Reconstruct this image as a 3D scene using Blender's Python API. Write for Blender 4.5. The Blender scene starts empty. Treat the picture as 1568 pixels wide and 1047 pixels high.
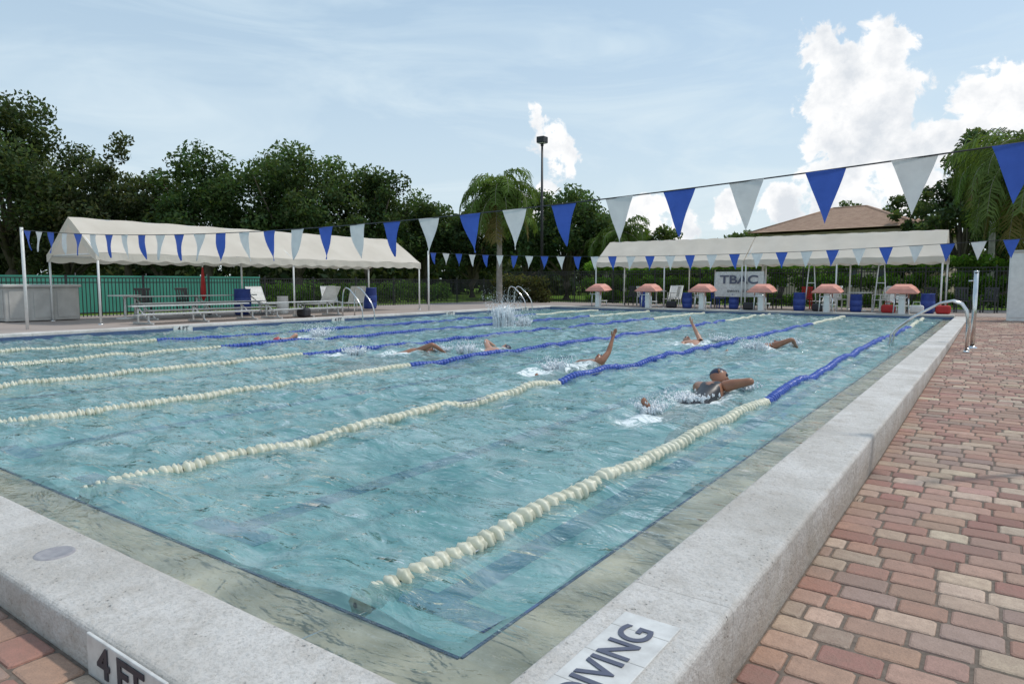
import bpy, bmesh, math, random
import numpy as np
from mathutils import Vector, Matrix
random.seed(7)
R = math.radians
scene = bpy.context.scene
COL = scene.collection

# ------------------------------------------------------------------ helpers
def newmat(name):
    m = bpy.data.materials.new(name); m.use_nodes = True
    nt = m.node_tree; nt.nodes.clear()
    out = nt.nodes.new('ShaderNodeOutputMaterial')
    return m, nt, out

def N(nt, t, **kw):
    n = nt.nodes.new(t)
    for k, v in kw.items():
        if k in n.inputs: n.inputs[k].default_value = v
        else: setattr(n, k, v)
    return n

def noise(nt, vec, scale, detail=5, rough=.55, dist=0.0):
    n = nt.nodes.new('ShaderNodeTexNoise')
    n.inputs['Scale'].default_value = scale; n.inputs['Detail'].default_value = detail
    n.inputs['Roughness'].default_value = rough; n.inputs['Distortion'].default_value = dist
    if vec is not None: nt.links.new(vec, n.inputs['Vector'])
    return n.outputs['Fac']

def ramp(nt, fac, stops):
    r = nt.nodes.new('ShaderNodeValToRGB')
    el = r.color_ramp.elements
    while len(el) < len(stops): el.new(.5)
    for e, (p, c) in zip(el, stops):
        e.position = p; e.color = (c if len(c) == 4 else (*c, 1)) if not isinstance(c, float) else (c, c, c, 1)
    nt.links.new(fac, r.inputs['Fac'])
    return r.outputs['Color']

def math_(nt, op, a, b=None, c=None, clamp=False):
    n = nt.nodes.new('ShaderNodeMath'); n.operation = op; n.use_clamp = clamp
    for i, v in enumerate((a, b, c)):
        if v is None: continue
        if isinstance(v, (int, float)): n.inputs[i].default_value = v
        else: nt.links.new(v, n.inputs[i])
    return n.outputs[0]

def mixc(nt, fac, a, b, mode='MIX'):
    n = nt.nodes.new('ShaderNodeMix'); n.data_type = 'RGBA'; n.blend_type = mode
    for idx, v in ((0, fac), (6, a), (7, b)):
        if isinstance(v, (int, float)): n.inputs[idx].default_value = v
        elif isinstance(v, tuple): n.inputs[idx].default_value = (*v, 1) if len(v) == 3 else v
        else: nt.links.new(v, n.inputs[idx])
    return n.outputs[2]

def objco(nt):
    return nt.nodes.new('ShaderNodeNewGeometry').outputs['Position']

def simple(name, c1, c2=None, rough=.6, scale=8, bump=0.0, bscale=40, metal=0.0, spec=.5, trans=0.0):
    m, nt, out = newmat(name)
    p = N(nt, 'ShaderNodeBsdfPrincipled')
    p.inputs['Roughness'].default_value = rough; p.inputs['Metallic'].default_value = metal
    p.inputs['Specular IOR Level'].default_value = spec
    pos = objco(nt)
    if c2 is None: c2 = tuple(x*.78 for x in c1)
    f = noise(nt, pos, scale, 5)
    col = ramp(nt, f, [(.3, c2), (.7, c1)])
    nt.links.new(col, p.inputs['Base Color'])
    if bump:
        b = N(nt, 'ShaderNodeBump'); b.inputs['Strength'].default_value = bump; b.inputs['Distance'].default_value = .01
        nt.links.new(noise(nt, pos, bscale, 5), b.inputs['Height']); nt.links.new(b.outputs[0], p.inputs['Normal'])
    if trans:
        tr = N(nt, 'ShaderNodeBsdfTranslucent'); nt.links.new(col, tr.inputs['Color'])
        mx = N(nt, 'ShaderNodeMixShader'); mx.inputs[0].default_value = trans
        nt.links.new(p.outputs[0], mx.inputs[1]); nt.links.new(tr.outputs[0], mx.inputs[2]); nt.links.new(mx.outputs[0], out.inputs[0])
    else:
        nt.links.new(p.outputs[0], out.inputs[0])
    return m

class MB:
    def __init__(s): s.v = []; s.f = []; s.m = []; s.mats = []; s.sm = []
    def mi(s, mat):
        if mat not in s.mats: s.mats.append(mat)
        return s.mats.index(mat)
    def add(s, vs, fs, mat, smooth=False):
        o = len(s.v); s.v += [tuple(v) for v in vs]; k = s.mi(mat)
        for f in fs: s.f.append([i+o for i in f]); s.m.append(k); s.sm.append(smooth)
    def box(s, c, size, mat, rz=0.0, M=None, ch=0.0):
        x, y, z = [a/2 for a in size]
        if ch > 0:
            bm = bmesh.new(); bmesh.ops.create_cube(bm, size=1)
            bmesh.ops.scale(bm, vec=size, verts=bm.verts)
            bmesh.ops.bevel(bm, geom=bm.edges[:], offset=ch, segments=2, affect='EDGES', profile=.5)
            vs = [v.co.copy() for v in bm.verts]; bm.verts.index_update()
            fs = [[v.index for v in f.verts] for f in bm.faces]; bm.free()
        else:
            vs = [Vector((i, j, k)) for i in (-x, x) for j in (-y, y) for k in (-z, z)]
            fs = [(0, 1, 3, 2), (4, 6, 7, 5), (0, 4, 5, 1), (2, 3, 7, 6), (0, 2, 6, 4), (1, 5, 7, 3)]
        T = Matrix.Translation(c) @ (M if M is not None else Matrix.Rotation(rz, 4, 'Z'))
        s.add([T @ v for v in vs], fs, mat)
    def tube(s, pts, rad, mat, n=8, caps=True):
        pts = [Vector(p) for p in pts]
        if isinstance(rad, (int, float)): rad = [rad]*len(pts)
        vs = []; fs = []
        for i, p in enumerate(pts):
            d = (pts[min(i+1, len(pts)-1)] - pts[max(i-1, 0)]).normalized()
            a = d.cross(Vector((0, 0, 1)))
            if a.length < .05: a = d.cross(Vector((0, 1, 0)))
            a.normalize(); b = d.cross(a)
            for k in range(n):
                t = 2*math.pi*k/n
                vs.append(p + rad[i]*(math.cos(t)*a + math.sin(t)*b))
        for i in range(len(pts)-1):
            for k in range(n):
                fs.append((i*n+k, i*n+(k+1) % n, (i+1)*n+(k+1) % n, (i+1)*n+k))
        if caps: fs.append(tuple(range(n))); fs.append(tuple((len(pts)-1)*n+k for k in range(n)))
        s.add(vs, fs, mat, True)
    def lathe(s, c, prof, mat, n=16):
        vs = []; fs = []
        for r, z in prof:
            for k in range(n):
                t = 2*math.pi*k/n; vs.append((c[0]+r*math.cos(t), c[1]+r*math.sin(t), c[2]+z))
        for i in range(len(prof)-1):
            for k in range(n): fs.append((i*n+k, i*n+(k+1) % n, (i+1)*n+(k+1) % n, (i+1)*n+k))
        s.add(vs, fs, mat, True)
    def obj(s, name, parent=None):
        me = bpy.data.meshes.new(name); me.from_pydata(s.v, [], s.f)
        for m in s.mats: me.materials.append(m)
        me.polygons.foreach_set('material_index', s.m); me.polygons.foreach_set('use_smooth', s.sm); me.update()
        bm = bmesh.new(); bm.from_mesh(me); bmesh.ops.recalc_face_normals(bm, faces=bm.faces); bm.to_mesh(me); bm.free()
        o = bpy.data.objects.new(name, me); COL.objects.link(o)
        if parent: o.parent = parent
        return o

def empty(name, loc=(0, 0, 0)):
    e = bpy.data.objects.new(name, None); e.location = loc; e.empty_display_size = .3; COL.objects.link(e); return e

def quadmesh(name, V, mats, cols=None, parent=None, smooth=False):
    n = V.shape[0]; me = bpy.data.meshes.new(name)
    me.vertices.add(n*4); me.vertices.foreach_set('co', V.reshape(-1).astype(np.float32))
    me.loops.add(n*4); me.loops.foreach_set('vertex_index', np.arange(n*4, dtype=np.int32))
    me.polygons.add(n); me.polygons.foreach_set('loop_start', np.arange(0, n*4, 4, dtype=np.int32))
    me.polygons.foreach_set('loop_total', np.full(n, 4, dtype=np.int32))
    if cols is not None:
        a = me.color_attributes.new('Col', 'FLOAT_COLOR', 'POINT')
        c = np.ones((n, 4, 4), dtype=np.float32); c[:, :, :3] = cols[:, None, :]
        a.data.foreach_set('color', c.reshape(-1))
    for m in mats: me.materials.append(m)
    me.update(calc_edges=True); me.validate()
    o = bpy.data.objects.new(name, me); COL.objects.link(o)
    if parent: o.parent = parent
    return o

def text(name, s, size, loc, rot, mat, parent, sx=1.0, bold=0.0):
    cu = bpy.data.curves.new(name, 'FONT'); cu.body = s; cu.size = size; cu.align_x = 'CENTER'; cu.align_y = 'CENTER'
    cu.extrude = .001; cu.offset = bold; cu.materials.append(mat)
    o = bpy.data.objects.new(name, cu); o.location = loc; o.rotation_euler = rot; o.scale = (sx, 1, 1); COL.objects.link(o)
    o.parent = parent
    return o

# ------------------------------------------------------------------ site constants (metres, water level z=0, +Y along the lanes)
XL, XR, YN, YF = -16.8, -1.40, 1.67, 26.7      # deep basin
CXI, CXO = -1.08, -.69                         # right coping inner / outer edge
CYI, CYO = 1.32, .94                           # near coping inner / outer edge
CT = .09                                       # coping top
DK = .10                                       # left / far deck level
FLOOR = -1.05
def brickz(x, y):
    z = -.17 + max(0, y-6)*.0125
    if x < -.69 and y < 1.0: z = -.17 + min(1, (-.69-x)/1.3)*.12
    return z

# ------------------------------------------------------------------ materials
M_white = simple('white_paint', (.78, .78, .76), (.66, .66, .64), .4)
M_fabric = simple('canopy_fabric', (.80, .74, .65), (.70, .64, .55), .8, scale=1.2, trans=.3)
M_steel = simple('stainless_steel', (.75, .75, .74), (.6, .6, .6), .22, metal=1.0)
M_alu = simple('aluminium', (.68, .69, .68), (.5, .51, .5), .4, metal=.5)
M_black = simple('black_metal', (.025, .025, .027), (.018, .018, .02), .5)
M_dark = simple('dark_plastic', (.03, .03, .035), None, .5)
M_blue = simple('blue_plastic', (.03, .07, .32), (.02, .05, .24), .45)
M_coral = simple('coral_fibreglass', (.74, .33, .25), (.62, .26, .20), .5)
M_grey = simple('grey_plastic', (.55, .54, .51), (.42, .41, .39), .6, scale=3)
M_flagb = simple('blue_pennant', (.05, .12, .50), (.04, .10, .43), .6, trans=.35)
M_flagw = simple('white_pennant', (.72, .73, .73), (.62, .63, .64), .6, trans=.35)
M_cream = simple('cream_float', (.76, .75, .62), (.56, .56, .43), .4, scale=9)
M_bluef = simple('blue_float', (.07, .13, .48), (.035, .08, .36), .3, scale=14)
M_bark = simple('bark', (.15, .12, .09), (.08, .065, .05), .9, scale=3, bump=.6, bscale=8)
M_palmbark = simple('palm_bark', (.33, .30, .26), (.20, .18, .15), .9, scale=5, bump=.5, bscale=12)
M_letters = simple('black_lettering', (.035, .035, .05), None, .5)
M_bluegrey = simple('faded_lettering', (.10, .11, .16), None, .5, scale=40)
M_cap = simple('worn_cap', (.36, .35, .36), (.26, .25, .27), .6, scale=30, bump=.4)
M_tile = simple('white_tile', (.70, .70, .68), (.50, .49, .47), .35, scale=14)
M_red = simple('red_fabric', (.5, .03, .03), None, .7)
M_teal = simple('tennis_windscreen', (.10, .38, .30), (.06, .29, .23), .8, scale=.8, trans=.3)
M_wood = simple('weathered_grey', (.22, .2, .18), None, .8)

def coping_mat():
    m, nt, out = newmat('coping_concrete')
    p = N(nt, 'ShaderNodeBsdfPrincipled'); p.inputs['Roughness'].default_value = .78
    pos = objco(nt)
    big = noise(nt, pos, 1.3, 6, .62); med = noise(nt, pos, 7, 7, .68); fine = noise(nt, pos, 70, 5, .8)
    c = ramp(nt, big, [(.3, (.48, .45, .41)), (.62, (.70, .675, .645))])
    c = mixc(nt, math_(nt, 'MULTIPLY', ramp(nt, med, [(.46, 0.0), (.66, 1.0)]), .5), c, (.44, .40, .35))
    c = mixc(nt, math_(nt, 'MULTIPLY', ramp(nt, fine, [(.48, 0.0), (.64, 1.0)]), .55), c, (.36, .335, .30))
    v = N(nt, 'ShaderNodeTexVoronoi'); v.inputs['Scale'].default_value = 38; nt.links.new(pos, v.inputs['Vector'])
    pit = ramp(nt, v.outputs['Distance'], [(.10, 1.0), (.22, 0.0)])
    pit = math_(nt, 'MULTIPLY', pit, ramp(nt, med, [(.5, 0.0), (.6, 1.0)]))
    c = mixc(nt, math_(nt, 'MULTIPLY', pit, .55), c, (.22, .20, .18))
    sep = N(nt, 'ShaderNodeSeparateXYZ'); nt.links.new(pos, sep.inputs[0])
    low = ramp(nt, math_(nt, 'ADD', math_(nt, 'MULTIPLY', sep.outputs[2], -3.0), math_(nt, 'MULTIPLY', med, .7)), [(.22, 0.0), (.7, 1.0)])
    c = mixc(nt, math_(nt, 'MULTIPLY', low, .6), c, (.34, .28, .22))
    fr_ = math_(nt, 'FRACT', math_(nt, 'DIVIDE', math_(nt, 'ADD', sep.outputs[1], 40.4), 3.05))
    jn = math_(nt, 'LESS_THAN', fr_, .0018)
    c = mixc(nt, math_(nt, 'MULTIPLY', jn, .45), c, (.2, .18, .16))
    nt.links.new(c, p.inputs['Base Color'])
    b = N(nt, 'ShaderNodeBump'); b.inputs['Strength'].default_value = .9; b.inputs['Distance'].default_value = .009
    h = math_(nt, 'ADD', fine, math_(nt, 'MULTIPLY', noise(nt, pos, 22, 5), 2.0)); h = math_(nt, 'SUBTRACT', h, pit)
    nt.links.new(h, b.inputs['Height']); nt.links.new(b.outputs[0], p.inputs['Normal'])
    nt.links.new(p.outputs[0], out.inputs[0]); return m
M_cop = coping_mat()

M_ledge = simple('wet_ledge_plaster_reflect', (.58, .56, .48), (.24, .25, .21), .6, scale=3.2, bump=.3, bscale=25)  # dark blotches in the plaster colour stand in for rippled reflections on the film
M_basin = simple('pool_plaster', (.44, .66, .68), (.36, .58, .61), .7, scale=1.3, bump=.2, bscale=30)
M_line = simple('lane_tile', (.05, .09, .32), (.04, .07, .24), .5)
M_tileblue = simple('waterline_tile', (.07, .12, .24), (.05, .08, .16), .25, scale=20)

def deck_mat():
    m, nt, out = newmat('deck_concrete')
    p = N(nt, 'ShaderNodeBsdfPrincipled'); p.inputs['Roughness'].default_value = .85
    pos = objco(nt)
    c = ramp(nt, noise(nt, pos, .7, 5), [(.3, (.32, .26, .23)), (.7, (.42, .36, .32))])
    c = mixc(nt, math_(nt, 'MULTIPLY', noise(nt, pos, 60, 3), .3), c, (.2, .16, .14))
    nt.links.new(c, p.inputs['Base Color']); nt.links.new(p.outputs[0], out.inputs[0]); return m
M_deck = deck_mat()

def grass_mat():
    m, nt, out = newmat('grass')
    p = N(nt, 'ShaderNodeBsdfDiffuse')
    pos = objco(nt)
    c = ramp(nt, noise(nt, pos, .15, 5), [(.3, (.08, .15, .025)), (.7, (.16, .24, .05))])
    c = mixc(nt, math_(nt, 'MULTIPLY', noise(nt, pos, 9, 4), .5), c, (.04, .075, .015))
    nt.links.new(c, p.inputs['Color']); nt.links.new(p.outputs[0], out.inputs[0]); return m
M_grass = grass_mat()

def leaf_mat(name, tr=.35):
    m, nt, out = newmat(name)
    a = N(nt, 'ShaderNodeAttribute'); a.attribute_name = 'Col'
    d = N(nt, 'ShaderNodeBsdfDiffuse')
    t = N(nt, 'ShaderNodeBsdfTranslucent'); mx = N(nt, 'ShaderNodeMixShader'); mx.inputs[0].default_value = tr
    nt.links.new(a.outputs['Color'], d.inputs['Color'])
    nt.links.new(mixc(nt, 1.0, a.outputs['Color'], (1.4, 1.45, .65), 'MULTIPLY'), t.inputs['Color'])
    nt.links.new(d.outputs[0], mx.inputs[1]); nt.links.new(t.outputs[0], mx.inputs[2]); nt.links.new(mx.outputs[0], out.inputs[0])
    return m
M_leaf = leaf_mat('leaves')
M_brick, nt, out = newmat('paver_brick')
p = N(nt, 'ShaderNodeBsdfPrincipled'); p.inputs['Roughness'].default_value = .72
a = N(nt, 'ShaderNodeAttribute'); a.attribute_name = 'Col'
pos = objco(nt)
c = mixc(nt, math_(nt, 'MULTIPLY', ramp(nt, noise(nt, pos, 22, 5, .65), [(.35, 0.0), (.7, 1.0)]), .45), a.outputs['Color'], (.22, .14, .105))
c = mixc(nt, math_(nt, 'MULTIPLY', ramp(nt, noise(nt, pos, 160, 3, .7), [(.5, 0.0), (.7, 1.0)]), .4), c, (.15, .10, .08))
c = mixc(nt, math_(nt, 'MULTIPLY', ramp(nt, noise(nt, pos, 1.1, 6, .6), [(.42, 0.0), (.66, 1.0)]), .45), c, (.24, .17, .135))
nt.links.new(c, p.inputs['Base Color'])
b = N(nt, 'ShaderNodeBump'); b.inputs['Strength'].default_value = .6; b.inputs['Distance'].default_value = .006
nt.links.new(math_(nt, 'ADD', noise(nt, pos, 90, 4), math_(nt, 'MULTIPLY', noise(nt, pos, 18, 4), 1.5)), b.inputs['Height']); nt.links.new(b.outputs[0], p.inputs['Normal'])
nt.links.new(p.outputs[0], out.inputs[0])
M_joint = simple('joint_sand', (.20, .16, .13), (.11, .088, .07), .95, scale=30)

# ------------------------------------------------------------------ ground, decks, basin
g = MB(); zg = -.06
X0, X1, Y0, Y1 = -25, 6, -6, 34
B = 1800
for (x0, y0, x1, y1) in ((-B, -B, X0, B), (X1, -B, B, B), (X0, -B, X1, Y0), (X0, Y1, X1, B)):
    g.add([(x0, y0, zg), (x1, y0, zg), (x1, y1, zg), (x0, y1, zg)], [(0, 1, 2, 3)], M_grass)
g.obj('ground')
d = MB()
d.box(((X0+XL-.4)/2, (Y0+Y1)/2, DK-.3), (XL-.4-X0, Y1-Y0, .6), M_deck)
d.box(((XL-.4+X1)/2, (YF+.4+Y1)/2, DK-.3), (X1-XL+.4, Y1-YF-.4, .6), M_deck)
d.obj('pool_deck')

bs = MB()
bs.add([(XL, YN, FLOOR), (XR, YN, FLOOR), (XR, YF, FLOOR), (XL, YF, FLOOR)], [(0, 1, 2, 3)], M_basin)
for (p, q) in (((XL, YN), (XR, YN)), ((XR, YN), (XR, YF)), ((XR, YF), (XL, YF)), ((XL, YF), (XL, YN))):
    zt = -.03
    bs.add([(*p, FLOOR), (*q, FLOOR), (*q, zt), (*p, zt)], [(0, 1, 2, 3)], M_basin)
bs.add([(XR, YN, -.03), (CXI+.05, CYI-.05, -.02), (CXI+.05, YF, -.02), (XR, YF, -.03)], [(0, 1, 2, 3)], M_ledge)
bs.add([(XR, YN, -.03), (XL, YN, -.03), (XL, CYI-.05, -.02), (CXI+.05, CYI-.05, -.02)], [(0, 1, 2, 3)], M_ledge)
bs.box(((XL+XR)/2, YN-.007, -.030), (XR-XL, .012, .012), M_tileblue)
bs.box((XR+.007, (YN+YF)/2, -.030), (.012, YF-YN, .012), M_tileblue)
LC = [-3.1, -5.6, -8.15, -10.6, -13.0, -15.5]
for x in LC:
    bs.box((x, (YN+YF)/2, FLOOR+.004), (.25, YF-YN-3.6, .004), M_line)
    for y in (YN+1.8, YF-1.8): bs.box((x, y, FLOOR+.008), (1.0, .25, .004), M_line)
bs.box((XL-.2, (CYI+YF)/2+.2, .02), (.4, YF-CYI+.4, .24), M_cop, ch=.02)
bs.box(((XL+CXI)/2, YF+.2, .02), (CXI-XL-.02, .4, .24), M_cop, ch=.02)
bs.box((XL+.006, (CYI+YF)/2, -.01), (.012, YF-CYI, .17), M_tileblue)
bs.box(((XL+CXI)/2, YF-.006, -.01), (CXI-XL, .012, .17), M_tileblue)
pool = bs.obj('swimming_pool')

bm = bmesh.new()
pts = [(XL-.4, CYO), (CXO, CYO), (CXO, YF+.4), (CXI, YF+.4), (CXI, CYI), (XL-.4, CYI)]
vs = [bm.verts.new((x, y, CT)) for x, y in pts]; f = bm.faces.new(vs)
r = bmesh.ops.extrude_face_region(bm, geom=[f]); bmesh.ops.translate(bm, vec=(0, 0, -.34), verts=[e for e in r['geom'] if isinstance(e, bmesh.types.BMVert)])
bmesh.ops.recalc_face_normals(bm, faces=bm.faces)
ed = [e for e in bm.edges if all(abs(v.co.z-CT) < 1e-4 for v in e.verts)]
bmesh.ops.bevel(bm, geom=ed, offset=.024, segments=4, affect='EDGES', profile=.5)
me = bpy.data.meshes.new('pool_coping'); bm.to_mesh(me); bm.free(); me.materials.append(M_cop)
cop = bpy.data.objects.new('pool_coping', me); COL.objects.link(cop)
b = MB(); b.lathe((-3.16, 1.14, CT), [(0, .002), (.055, .002), (.062, .005), (.072, .005), (.078, -.002)], M_cap, 24); b.obj('anchor_socket_cap')

sg = empty('no_diving_sign')
t = MB(); t.box((-.885, 1.60, CT+.002), (.20, .92, .008), M_tile, ch=.003)
for k in range(5): t.box((-.885, 1.235+k*.18, CT+.0065), (.20, .003, .001), M_grey)
t.obj('tile_plate', sg)
text('letters', 'NO DIVING', .150, (-.885, 1.60, CT+.009), (0, 0, R(90)), M_bluegrey, sg, .98, .002)
sg = empty('depth_marker')
t = MB(); t.box((-2.12, CYO-.004, .005), (.50, .012, .155), M_tile, ch=.004); t.obj('tile_plate', sg)
text('letters', '4 FT', .14, (-2.14, CYO-.013, .012), (R(90), 0, 0), M_letters, sg, 1.15, .004)
for y in (9.2, 14.2, 19.6, 24.6):
    sg = empty('depth_marker'); t = MB(); t.box((XL+.018, y, .055), (.012, .5, .14), M_tile); t.obj('tile_plate', sg)
    text('letters', '4 FT', .14, (XL+.027, y, .055), (R(90), 0, R(90)), M_letters, sg, 1.1, .003)

# pavers
cols_b = [(.40, .225, .165), (.46, .285, .21), (.51, .375, .28), (.35, .175, .135), (.56, .44, .33), (.42, .255, .20), (.31, .155, .125), (.36, .26, .21)]
wts = [4, 4, 3, 4, 2, 3, 2, 2]
Q = []; C = []
rng = random.Random(3)
def brick(x0, y0, x1, y1):
    gp = .003+rng.random()*.003; x0 += gp; x1 -= gp; y0 += gp; y1 -= gp
    z = brickz((x0+x1)/2, (y0+y1)/2) + rng.uniform(-.002, .002)
    tx, ty = rng.uniform(-.014, .014), rng.uniform(-.014, .014)
    cx, cy = (x0+x1)/2, (y0+y1)/2
    def ring(ins, dz, k=.018):
        X0_, X1_, Y0_, Y1_ = x0+ins, x1-ins, y0+ins, y1-ins
        pts = [(X0_+k, Y0_), (X1_-k, Y0_), (X1_, Y0_+k), (X1_, Y1_-k), (X1_-k, Y1_), (X0_+k, Y1_), (X0_, Y1_-k), (X0_, Y0_+k)]
        return [(p[0], p[1], z+dz+(p[0]-cx)*tx+(p[1]-cy)*ty) for p in pts]
    A = ring(.010, 0, .014); B_ = ring(.003, -.004, .012); D = ring(0, -.012, .010)
    col = rng.choices(cols_b, wts)[0]; k = rng.uniform(.76, 1.12); col = tuple(k*a*rng.uniform(.96, 1.04) for a in col)
    fs = [[A[0], A[1], A[2], A[3]], [A[0], A[3], A[4], A[7]], [A[7], A[4], A[5], A[6]]]
    for U, L_ in ((A, B_), (B_, D)):
        for i in range(8): fs.append([L_[i], L_[(i+1) % 8], U[(i+1) % 8], U[i]])
    for q in fs: Q.append(q); C.append(col)
def pave(xa, xb, ya, yb):
    y = ya
    while y < yb-.01:
        w = .152; x = xa - rng.random()*.1
        while x < xb:
            L = rng.choice([.152, .228, .228, .19]); a0 = max(x, xa)
            if min(x+L, xb)-a0 > .04: brick(a0, y, min(x+L, xb), y+w)
            x += L
        y += w
pave(CXO+.002, 3.2, .94, YF+.4)
pave(-7.5, 3.2, -1.5, .936)
quadmesh('brick_paving', np.array(Q), [M_brick], np.array(C))
s = MB()
for (xa, xb, ya, yb) in ((CXO-.01, X1, .95, Y1), (-17.2, X1, Y0, .95)):
    if ya > .9:
        ys = [ya, 6, YF+.4]
        for i in range(2):
            s.add([(xa, ys[i], brickz(0, ys[i])-.008), (xb, ys[i], brickz(0, ys[i])-.008), (xb, ys[i+1], brickz(0, ys[i+1])-.008), (xa, ys[i+1], brickz(0, ys[i+1])-.008)], [(0, 1, 2, 3)], M_joint)
    else:
        xs = [-17.2, -1.99, -.69, X1]
        for i in range(3):
            s.add([(xs[i], ya, brickz(xs[i], 0)-.008), (xs[i+1], ya, brickz(xs[i+1], 0)-.008), (xs[i+1], yb, brickz(xs[i+1], 0)-.008), (xs[i], yb, brickz(xs[i], 0)-.008)], [(0, 1, 2, 3)], M_joint)
s.obj('paving_bed')

# ------------------------------------------------------------------ water
SW = [(-2.52, 7.0, 1.15), (-5.0, 8.6, 1.0), (-4.95, 13.1, 1.3), (-3.6, 13.1, 1.2), (-8.35, 8.5, 1.1), (-7.5, 9.7, .9), (-12.4, 9.4, 1.2), (-11.0, 15.2, 1.5), (-2.55, 5.6, .7), (-5.0, 7.6, .7), (-9.0, 7.6, .7)]
def axis(a, b, s0, s1):
    out = [a]
    while out[-1] < b:
        k = (out[-1]-a)/(b-a); out.append(out[-1] + s0+(s1-s0)*k)
    out[-1] = b; return np.array(out)
ys = axis(CYI-.01, YF, .03, .11)
xs = -axis(-CXI-.005, -XL, .035, .10)
GX, GY = np.meshgrid(xs, ys)
rs = np.random.RandomState(5)
Z = np.zeros_like(GX)
for lam, amp, cnt in ((3.0, .0070, 6), (1.6, .0066, 10), (.9, .0058, 16), (.5, .0040, 20), (.28, .0021, 22)):
    for i in range(cnt):
        th = rs.normal(R(70), .85); l = lam*rs.uniform(.75, 1.3); k = 2*math.pi/l; ph = rs.uniform(0, 6.28)
        wob = .8*np.sin(GX*rs.uniform(.3, 1.1)+rs.uniform(0, 6))+.8*np.sin(GY*rs.uniform(.3, 1.1)+rs.uniform(0, 6))
        w = np.sin(k*(GX*math.cos(th)+GY*math.sin(th)) + ph + wob)
        Z += amp*rs.uniform(.5, 1)*(w + .25*np.cos(2*(k*(GX*math.cos(th)+GY*math.sin(th))+ph+wob)))
edge = np.clip(np.minimum(CXI-GX, GY-CYI)/.55, 0, 1); edge = .18+.82*edge**1.3
patch = 1+.35*np.sin(GX*.8+GY*.35+1)*np.sin(GY*.6-GX*.3)
Z = Z*edge*.86*patch
foam = np.zeros_like(GX)
for (sx, sy, r) in SW:
    dd = np.sqrt(((GX-sx)/.62)**2+(GY-sy)**2)/r
    foam = np.maximum(foam, np.exp(-dd**2*1.2))
    Z += .030*np.exp(-dd**2)*np.sin(dd*r*11+rs.uniform(0, 6))
def waterz(x, y):
    j = int(np.clip(np.searchsorted(ys, y), 0, len(ys)-1)); i = int(np.clip(np.searchsorted(-xs, -x), 0, len(xs)-1))
    return float(Z[j, i])
ny, nx = GX.shape
V = np.stack([GX, GY, Z], -1).reshape(-1, 3)
idx = np.arange(ny*nx).reshape(ny, nx)
F = np.stack([idx[:-1, :-1], idx[1:, :-1], idx[1:, 1:], idx[:-1, 1:]], -1).reshape(-1, 4)
me = bpy.data.meshes.new('pool_water'); me.vertices.add(len(V)); me.vertices.foreach_set('co', V.reshape(-1).astype(np.float32))
me.loops.add(F.size); me.loops.foreach_set('vertex_index', F.reshape(-1).astype(np.int32))
me.polygons.add(len(F)); me.polygons.foreach_set('loop_start', np.arange(0, F.size, 4, dtype=np.int32)); me.polygons.foreach_set('loop_total', np.full(len(F), 4, dtype=np.int32))
at = me.attributes.new('foam', 'FLOAT', 'POINT'); at.data.foreach_set('value', foam.reshape(-1).astype(np.float32))
me.update(calc_edges=True); me.polygons.foreach_set('use_smooth', np.ones(len(F), dtype=bool))
m, nt, out = newmat('pool_water')
pos = objco(nt)
sep = N(nt, 'ShaderNodeSeparateXYZ'); nt.links.new(pos, sep.inputs[0])
deep = math_(nt, 'MULTIPLY', math_(nt, 'LESS_THAN', sep.outputs[0], XR+.001), math_(nt, 'GREATER_THAN', sep.outputs[1], YN-.001))
mp = N(nt, 'ShaderNodeMapping'); mp.inputs['Scale'].default_value = (.55, 1.3, 1); mp.inputs['Rotation'].default_value = (0, 0, R(-22)); nt.links.new(pos, mp.inputs[0])
h1 = noise(nt, mp.outputs[0], 3.4, 4, .55, 1.2); h2 = noise(nt, mp.outputs[0], 12, 3, .5, .6)
h = math_(nt, 'ADD', h1, math_(nt, 'MULTIPLY', h2, .24))
bp = N(nt, 'ShaderNodeBump'); bp.inputs['Strength'].default_value = 1.0
nt.links.new(h, bp.inputs['Height']); nt.links.new(math_(nt, 'ADD', math_(nt, 'MULTIPLY', deep, .030), .048), bp.inputs['Distance'])
fa = N(nt, 'ShaderNodeAttribute'); fa.attribute_name = 'foam'
fn = noise(nt, pos, 7, 6, .7, 1.5)
fo = math_(nt, 'SUBTRACT', math_(nt, 'ADD', math_(nt, 'MULTIPLY', fa.outputs['Fac'], .62), fn), .86)
fo = math_(nt, 'MULTIPLY', fo, 4.5, clamp=True)
churn_reflect = ramp(nt, noise(nt, mp.outputs[0], 2.3, 7, .70, 2.6), [(.52, 0.0), (.70, .48)])  # churned foam, also whitish streaks painted to imitate sky reflections
fo2 = math_(nt, 'MAXIMUM', fo, math_(nt, 'MULTIPLY', churn_reflect, deep))
reflect_streak = ramp(nt, noise(nt, mp.outputs[0], 1.3, 6, .66, 2.2), [(.34, (.08, .26, .27)), (.50, (.26, .47, .47)), (.66, (.52, .68, .68))])  # water tint, with teal-to-pale reflection streaks painted into the diffuse colour
dif = N(nt, 'ShaderNodeBsdfDiffuse'); nt.links.new(mixc(nt, fo2, reflect_streak, (.82, .88, .89)), dif.inputs['Color']); nt.links.new(bp.outputs[0], dif.inputs['Normal'])
tr = N(nt, 'ShaderNodeBsdfTransparent'); nt.links.new(mixc(nt, deep, (.92, .94, .91), (.74, .89, .89)), tr.inputs['Color'])
body = N(nt, 'ShaderNodeMixShader'); nt.links.new(tr.outputs[0], body.inputs[1]); nt.links.new(dif.outputs[0], body.inputs[2])
ff = math_(nt, 'ADD', math_(nt, 'MULTIPLY', deep, .42), .04)
nt.links.new(math_(nt, 'MAXIMUM', ff, fo2), body.inputs[0])
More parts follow.
